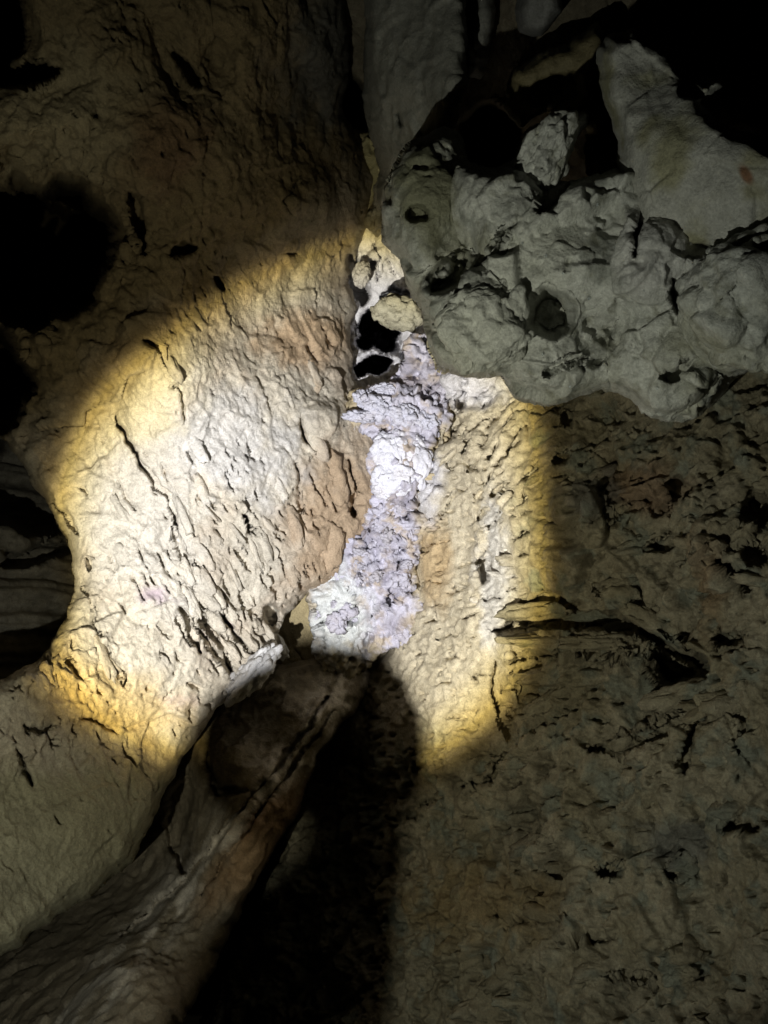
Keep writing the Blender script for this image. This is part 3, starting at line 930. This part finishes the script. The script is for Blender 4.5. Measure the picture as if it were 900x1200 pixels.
# ---------------------------------------------------------------- layered recess on the left
def build_recess():
    poly = [(-80, 480), (60, 500), (140, 620), (140, 760), (70, 860), (-80, 880)]
    D = tps([(-40, 520, 4.4), (60, 540, 4.6), (0, 680, 3.9), (100, 680, 4.2), (0, 800, 3.7), (80, 780, 4.0)])

    def disp(P, px, py):
        q = P.copy()
        q[:, 2] += .03 * fbm(P, 3, 3, seed=91) + P[:, 0] * .18
        w = np.abs(np.sin(q[:, 2] * 24)) * .05 + np.abs(np.sin(q[:, 2] * 61 + 2)) * .02
        return w + .06 * fbm(P, 2.5, 4, seed=92) + .008 * fbm(P, 30, 3, seed=93)

    def color(P, px, py):
        n = fbm(aniso(P, 80, 3, 22), 1, 3, seed=94)
        return np.array([.2, .19, .17]) * (1 + .6 * n)[:, None]
    o = relief('layered_rock_shelf', poly, D, M_BROWN, step=2.2, rough=4, seed=15, roll=(14, .15), skirt=.9, disp=disp, color=color,
               feats=[('hole', 40, 570, 70, 60, 20, .8), ('crack', [(0, 660), (40, 650), (85, 640)], 14, .3)])
    return tag(o, 'dark layered rock shelf in the recess at the left edge', 'rock')


build_recess()

# ---------------------------------------------------------------- slanting slab, lower centre
def build_slab():
    poly = [(418, 776), (436, 790), (424, 822), (398, 850), (374, 880), (360, 918), (345, 960), (310, 1010), (275, 1080), (240, 1150), (180, 1260), (-60, 1260),
            (-40, 1150), (40, 1060), (110, 990), (140, 930), (200, 860), (262, 796), (330, 776), (380, 770)]
    D = tps([(395, 790, 3.92), (430, 790, 3.98), (340, 790, 3.95), (350, 850, 3.7), (260, 880, 3.75), (350, 950, 3.6), (270, 985, 3.4), (150, 1130, 3.1), (250, 1120, 3.3), (60, 1220, 2.9), (190, 940, 4.2), (170, 1010, 4.15), (90, 1080, 3.9), (-20, 1150, 3.6)])
    feats = [('bump', 272, 888, 40, 36, 0, .14), ('crack', [(240, 880), (250, 915), (256, 930), (290, 925)], 6, .15), ('crack', [(385, 820), (300, 930), (215, 1035), (140, 1100)], 4, .07),
             ('crack', [(392, 830), (310, 945), (235, 1050)], 3, .05), ('bump', 320, 900, 14, 130, 40, .07), ('bump', 225, 1030, 14, 120, 40, .08), ('bump', 300, 970, 12, 100, 38, .05),
             ('crack', [(215, 1020), (205, 960), (222, 915)], 14, .16), ('bump', 350, 835, 40, 30, 0, .08), ]

    def disp(P, px, py):
        flow = sstep(60, 20, np.abs((px - 385) * .82 + (py - 820) * .57 - 15)) + .3
        st = ridged(aniso(P, 38, 1.6, 22), 1.0, 3, 102)
        z, e = facets(P, 7, 17)
        zb, eb = facets(P + .05 * perlin(P * 4)[:, None], 4.5, 27)
        return .06 * fbm(P, 2.5, 4, seed=101) + .018 * st * flow + (.022 * z + .03 * zb) * (1.2 - np.clip(flow, 0, 1)) + .012 * fbm(P, 18, 5, .62, seed=103) + .01 * ridged(P, 11, 3, 106)

    def color(P, px, py):
        n = fbm(aniso(P, 38, 1.2, 18), 1, 4, seed=104)
        n2 = fbm(P, 6, 4, seed=105)
        c = np.tile([.27, .23, .165], (len(P), 1))
        c = mixc(c, [.62, .57, .49], sstep(-.2, .15, n) * sstep(42, 10, np.abs((px - 372) * .78 + (py - 845) * .62)))
        c = mixc(c, [.30, .2, .11], sstep(1.2, .5, patch(px, py, 300, 990, 30, 110, 38) + n2 * .5))
        return c * (1 + .3 * n2)[:, None]
    o = relief('rock_slab', poly, D, M_FLOW, step=2.0, rough=4, seed=17, roll=(20, .25), skirt=1.0, feats=feats, disp=disp, color=color)
    return tag(o, 'slanting streaked rock slab in shadow below the lit wall', 'rock slab')


build_slab()

# ---------------------------------------------------------------- flowstone column
def calc_color(base, v=.12, warm=0.0):
    def fn(P, px, py):
        n = fbm(P, 14, 4, seed=111)
        c = np.tile(base, (len(P), 1))
        c = mixc(c, np.array(base) * np.array([.82, .78, .72]), sstep(0, .35, n) * (.5 + warm))
        return c * (1 + v * n)[:, None]
    return fn


def build_flowstone():
    root = bpy.data.objects.new('flowstone', None)
    col.objects.link(root)
    base = at(440, 780, 3.95) + np.array([0, 0, EYE])
    root.location = base
    tag(root, 'white lavender flowstone column running down the middle of the lit cleft', 'flowstone')
    lav = (.50, .50, .575)
    poly = [(412, 458), (440, 450), (458, 446), (472, 430), (480, 398), (492, 386), (502, 402), (530, 440), (528, 500), (506, 540), (500, 590), (492, 640), (488, 690), (500, 735), (506, 760), (470, 752), (445, 770), (418, 790),
            (395, 800), (376, 778), (366, 740), (362, 690), (380, 672), (400, 655), (406, 628), (420, 612), (438, 600), (432, 545), (440, 512), (412, 500)]
    D = lobes([(468, 545, 45, 60, 0, 3.84, .10), (468, 620, 30, 60, 0, 3.86, .09), (435, 665, 50, 40, -30, 3.87, .10), (398, 725, 38, 70, 0, 3.88, .12), (455, 720, 44, 60, 0, 3.88, .08), (497, 430, 30, 60, 0, 3.98, .12),
               (470, 480, 60, 26, 10, 3.87, .12)], 4.0, .03)

    def disp(P, px, py):
        f1, f2, hh, v = voronoi(P + .025 * perlin(P * 9)[:, None], 15, 18)
        b = np.sqrt(np.clip(1 - np.minimum(f1, 1) ** 2, 0, 1))
        f1b, _, _, _ = voronoi(P + .012 * perlin(P * 22)[:, None], 36, 19)
        b2 = np.sqrt(np.clip(1 - np.minimum(f1b, 1) ** 2, 0, 1))
        rib = np.abs(np.sin(P[:, 2] * 200 + 4 * perlin(P * 12))) * sstep(1.2, .7, patch(px, py, 468, 640, 18, 42, 8))
        z, e = facets(P + .02 * perlin(P * 14)[:, None], 24, 23)
        return .03 * b + .012 * b2 + .05 * fbm(P, 7, 4, .6, seed=113) + .012 * rib + .030 * z + .014 * ridged(aniso(P, 12, 16, 40), 1, 3, 119) + .012 * ridged(aniso(P, 80, 14, 34), 1, 3, 120) * sstep(0, .3, fbm(P, 7, 2, seed=121)) + .006 * fbm(P, 70, 3, .6, seed=114) - .07 * sstep(.2, .36, fbm(P, 11, 3, seed=115))

    def color(P, px, py):
        n = fbm(P, 12, 4, seed=116)
        n3 = fbm(P, 5, 4, seed=117)
        c = np.tile([.49, .475, .55], (len(P), 1))
        c = mixc(c, [.36, .29, .21], sstep(-.05, .25, n) * .85)
        c = mixc(c, [.30, .28, .33], sstep(.0, .3, n3) * .75)
        c = mixc(c, [.58, .60, .57], .85 * sstep(1.3, .5, patch(px, py, 395, 725, 40, 60) + n * .7))
        c = mixc(c, [.42, .35, .22], sstep(.75, 1.05, np.abs(px - 458 - (py - 560) * -.24) / (40 + .2 * np.abs(py - 560)) + n3 * .5))
        c = mixc(c, [.42, .36, .22], sstep(745, 795, py + n * 40))
        return c * (1 + .2 * n)[:, None]
    relief('drapery', poly, D, M_CALC, step=1.4, rough=6, seed=19, roll=(9, .06), skirt=.3, disp=disp, color=color, parent=root,
           feats=[('crack', [(427, 668), (436, 661), (446, 657)], 3.5, .12), ('crack', [(456, 690), (461, 700), (457, 716)], 3, .12), ('crack', [(474, 692), (486, 686)], 4, .12), ('crack', [(463, 632), (480, 629)], 2, .08), ('crack', [(461, 645), (478, 641)], 2.4, .09),
                  ('crack', [(460, 658), (477, 655)], 2.4, .09), ('crack', [(447, 508), (452, 512)], 4, .12), ('hole', 491, 514, 5, 6, 0, .14), ('crack', [(440, 720), (452, 705), (456, 690)], 3, .1), ('crack', [(372, 705), (376, 730), (380, 760)], 3, .08),
                  ('crack', [(456, 584), (470, 590), (480, 586)], 3, .1), ('crack', [(424, 625), (430, 640), (427, 652)], 2.5, .09), ('crack', [(505, 450), (500, 470)], 4, .12), ('crack', [(452, 602), (468, 606), (482, 600)], 2.6, .08), ('crack', [(410, 690), (418, 705), (414, 722)], 2.6, .08)])
    # shelf of dripping calcite across the top
    for i, (x, y, rx, ry, rot, d) in enumerate([(421, 488, 17, 6, 6, 3.82), (426, 468, 12, 9, 20, 3.85), (446, 476, 18, 12, 12, 3.82), (472, 486, 20, 12, 18, 3.83), (496, 492, 17, 10, 25, 3.86), (450, 458, 14, 7, 0, 3.88)]):
        blob('shelf', x, y, d, rx, ry, .05, rot, M_CALC, calc_color(lav), root, 5, seed=i * 3.1, lump=.6, lfreq=2.0, rough=.16, angular=.2)
    # bulbs
    for i, (x, y, rx, ry, rot, d) in enumerate([(459, 530, 22, 22, 0, 3.82), (463, 560, 25, 19, 0, 3.81), (487, 546, 17, 26, 0, 3.84), (484, 522, 12, 12, 0, 3.86), (452, 576, 14, 9, 10, 3.83)]):
        blob('bulb', x, y, d, rx, ry, .05, rot, M_CALC, calc_color((.63, .63, .69), .14), root, 5, seed=20 + i * 3.1, lump=.42, lfreq=2.0, rough=.11)
    rng = np.random.default_rng(5)
    path = [(465, 592, 18, 8), (462, 612, 22, 12), (470, 645, 16, 26), (425, 640, 20, 14), (415, 668, 34, 12), (400, 700, 30, 18), (396, 735, 28, 22), (445, 680, 30, 18), (440, 725, 28, 20), (488, 725, 12, 22), (497, 425, 14, 34), (508, 468, 14, 14)]
    for (cx, cy, sx, sy) in path:
        for k in range(5 if cy < 690 else 3):
            x, y = cx + rng.uniform(-1, 1) * sx, cy + rng.uniform(-1, 1) * sy
            r = rng.uniform(4, 10)
            w = rng.uniform(.0, .07)
            dd, _ = surf_at('drapery19', x, y)
            blob('nodule', x, y, dd + .012, r, r * rng.uniform(.4, 1.1), r * .0026 * rng.uniform(.7, 1.3), rng.uniform(-50, 50), M_CALC,
                 calc_color((.46 - w, .445 - w, .515 - w * 1.5)), root, 4, seed=rng.uniform(0, 90), lump=.8, lfreq=1.6, rough=.22, angular=.45)
    return root


build_flowstone()

# ---------------------------------------------------------------- wedged stones
def stone(name, x, y, d, rx, ry, rd, rot, c, label, seed, mat=None, ang=.22, sub=5):
    def fn(P, px, py):
        n = fbm(P, 10, 4, seed=seed)
        return np.array(c) * (1 + .3 * n)[:, None]
    o = blob(name, x, y, d, rx, ry, rd, rot, mat or M_LIME, fn, None, sub, seed=seed, lump=.3, rough=.1, angular=ang)
    return tag(o, label, 'stone', 'stones wedged in the chimney')


stone('chockstone', 468, 367, 4.1, 28, 18, .12, 18, (.44, .42, .32), 'pale yellow stone wedged above the black hole in the chimney', 51)
stone('chockstone', 444, 258, 4.15, 13, 16, .09, 20, (.42, .39, .28), 'small yellowish stone jammed at the top of the chimney', 52)
stone('chockstone', 452, 222, 4.0, 11, 18, .09, 15, (.30, .28, .22), 'small dim stone at the very tip of the chimney', 53)
stone('chockstone', 424, 322, 4.3, 9, 14, .05, 10, (.60, .58, .56), 'thin whitish stone leaning in the dark slot beside the chimney', 54)

# ---------------------------------------------------------------- parts standing proud of the rock
def flake(parent, key, x, y, w, l, rot, th, mat, seed, sink=.3, name='flake', sub=3, tone=1.0, rough=.12, ang=.35):
    d, colr = surf_at(key, x, y)

    def fn(P, a, b):
        return colr(P, np.full(len(P), float(x)), np.full(len(P), float(y))) * tone
    return blob(name, x, y, d + th * sink, w, l, th, rot, mat, fn, parent, sub, seed=seed, lump=.45, lfreq=1.4, rough=rough, angular=ang, power=.85)


def build_flakes():
    rng = np.random.default_rng(12)
    L, R = 'rock_outcrop1', 'rock_outcrop7'
    n = 0
    while n < 34:      # slivers along the slanting cracks of the left wall
        x, y = rng.normal(275, 62), rng.normal(690, 70)
        if x > 345 or y > 800 or y > 860 - .3 * x or x < 110:
            continue
        flake(left_wall, L, x, y, rng.uniform(3, 7), rng.uniform(10, 24), rng.uniform(-42, -18), rng.uniform(.012, .03), M_LIME, rng.uniform(0, 99), tone=rng.uniform(.85, 1.1))
        n += 1
    for x, y, w, l, rot in [(150, 520, 7, 34, -32), (190, 570, 8, 40, -33), (214, 600, 6, 30, -22), (200, 425, 6, 26, -30), (56, 795, 7, 18, -20), (372, 520, 10, 20, -25), (392, 560, 12, 30, -15), (366, 440, 8, 22, -20),
                            (388, 640, 14, 26, 10), (345, 620, 8, 26, -15), (120, 770, 6, 30, -25)]:
        flake(left_wall, L, x, y, w, l, rot, .03, M_LIME, x * .37, sink=.45)
    # pale rolled lip at the wall's lower right edge
    dd, _ = surf_at(L, 285, 785)
    blob('lip', 296, 789, dd + .05, 15, 38, .10, 44, M_CALC, calc_color((.56, .555, .55)), left_wall, 5, seed=3.7, lump=.45, lfreq=1.8, rough=.12)
    n = 0
    while n < 60:      # ledges and chips of the right wall
        x, y = rng.uniform(500, 900), rng.uniform(460, 1190)
        if x < 500 + (y - 460) * .02 or (y < 520 and x > 640):
            continue
        lit = x < 640 and y < 880
        rot = rng.uniform(40, 65) if (lit and y < 640) else rng.uniform(62, 100)
        k = 1.0 if lit else 1.5
        flake(right_wall, R, x, y, rng.uniform(3, 7) * k, rng.uniform(9, 22) * k, rot, rng.uniform(.015, .03) * k, M_BROWN, rng.uniform(0, 99), tone=rng.uniform(.85, 1.12), sink=.5)
        n += 1
    for x, y, w, l, rot in [(630, 716, 9, 44, 86), (700, 718, 9, 50, 92), (770, 735, 10, 50, 122), (640, 752, 7, 46, 92), (710, 752, 8, 44, 88), (800, 815, 12, 40, 75), (700, 792, 9, 40, 85), (640, 790, 7, 32, 80)]:
        flake(right_wall, R, x, y, w, l, rot, .05, M_BROWN, x * .21 + y, sink=.5, name='ledge', sub=4)
    # lobes of the overhanging boulder
    O = 'overhanging_boulder9'
    for x, y, w, l, rot, th in [(868, 352, 60, 70, -35, .13), (640, 180, 25, 40, 25, .09), (792, 440, 44, 46, 20, .1), (570, 385, 50, 44, -25, .08)]:
        flake(overhang, O, x, y, w, l, rot, th, M_GREY, x * .17 + y, sink=.55, name='lobe', sub=6, rough=.045, ang=.22)
    # water drops clinging to it
    wet = bpy.data.materials.new('water'); wet.use_nodes = True
    b = wet.node_tree.nodes['Principled BSDF']
    wn_ = wet.node_tree.nodes.new('ShaderNodeTexNoise')
    wr = wet.node_tree.nodes.new('ShaderNodeMapRange'); wr.inputs['To Min'].default_value = .03; wr.inputs['To Max'].default_value = .1
    wet.node_tree.links.new(wn_.outputs['Fac'], wr.inputs['Value'])
    wet.node_tree.links.new(wr.outputs[0], b.inputs['Roughness'])
    b.inputs['Base Color'].default_value = (.9, .95, .95, 1)
    b.inputs['Transmission Weight'].default_value = .8
    b.inputs['IOR'].default_value = 1.33
    for x, y in [(668, 453), (618, 208), (612, 285), (721, 290), (690, 350), (636, 415), (525, 388), (505, 405), (640, 300), (700, 240), (755, 340), (830, 300), (585, 350), (660, 320), (735, 400), (770, 455)]:
        d, _ = surf_at(O, x, y)
        blob('water_drop', x, y, d - .002, 1.5, 2.0, .004, 0, wet, lambda P, a, b_: np.full((len(P), 3), .8), overhang, 2, seed=x, lump=.1, rough=.0)


build_flakes()

# unseen blocker added before the torch, shaped to shadow the slab and flowstone foot
def u_noise(S):
    return np.stack([fbm(S, 14, 4, .55, seed=k + .4) for k in range(3)], 1) * .012


def build_shadow_blocker():
    def fn(P, px, py):
        return np.array([.3, .26, .18]) * (1 + .3 * fbm(P, 14, 4, seed=3))[:, None]
    V, Fc = ico(6)
    dz = 3.6 * ((1 - V[:, 2]) / 2) ** 2.4
    u = V[:, :2] / (np.linalg.norm(V[:, :2], axis=1)[:, None] + 1e-6)
    neck = sstep(.085, .13, dz)
    r = np.sqrt(np.clip(1 - (1 - np.minimum(dz / .06, 1)) ** 2, 0, 1)) * (.082 - .032 * neck + .10 * np.clip(dz - .4, 0, 4)) * sstep(0, .02, 1 + V[:, 2])
    r = r * np.where(u[:, 0] < 0, 1 + np.abs(u[:, 0]) * 1.3 * sstep(.14, .22, dz), 1 - .35 * neck)
    S = np.stack([-.560 + .035 * neck + u[:, 0] * r, .9 + u[:, 1] * r * 1.1, -.650 - dz], 1)
    S = S + u_noise(S)
    o = make_mesh('shadow_blocker', S, Fc, fn(S, None, None), M_BROWN)
    return tag(o, 'brown knobbed blocker added out of view at the left to shadow the slab', 'shadow_blocker')


build_shadow_blocker()
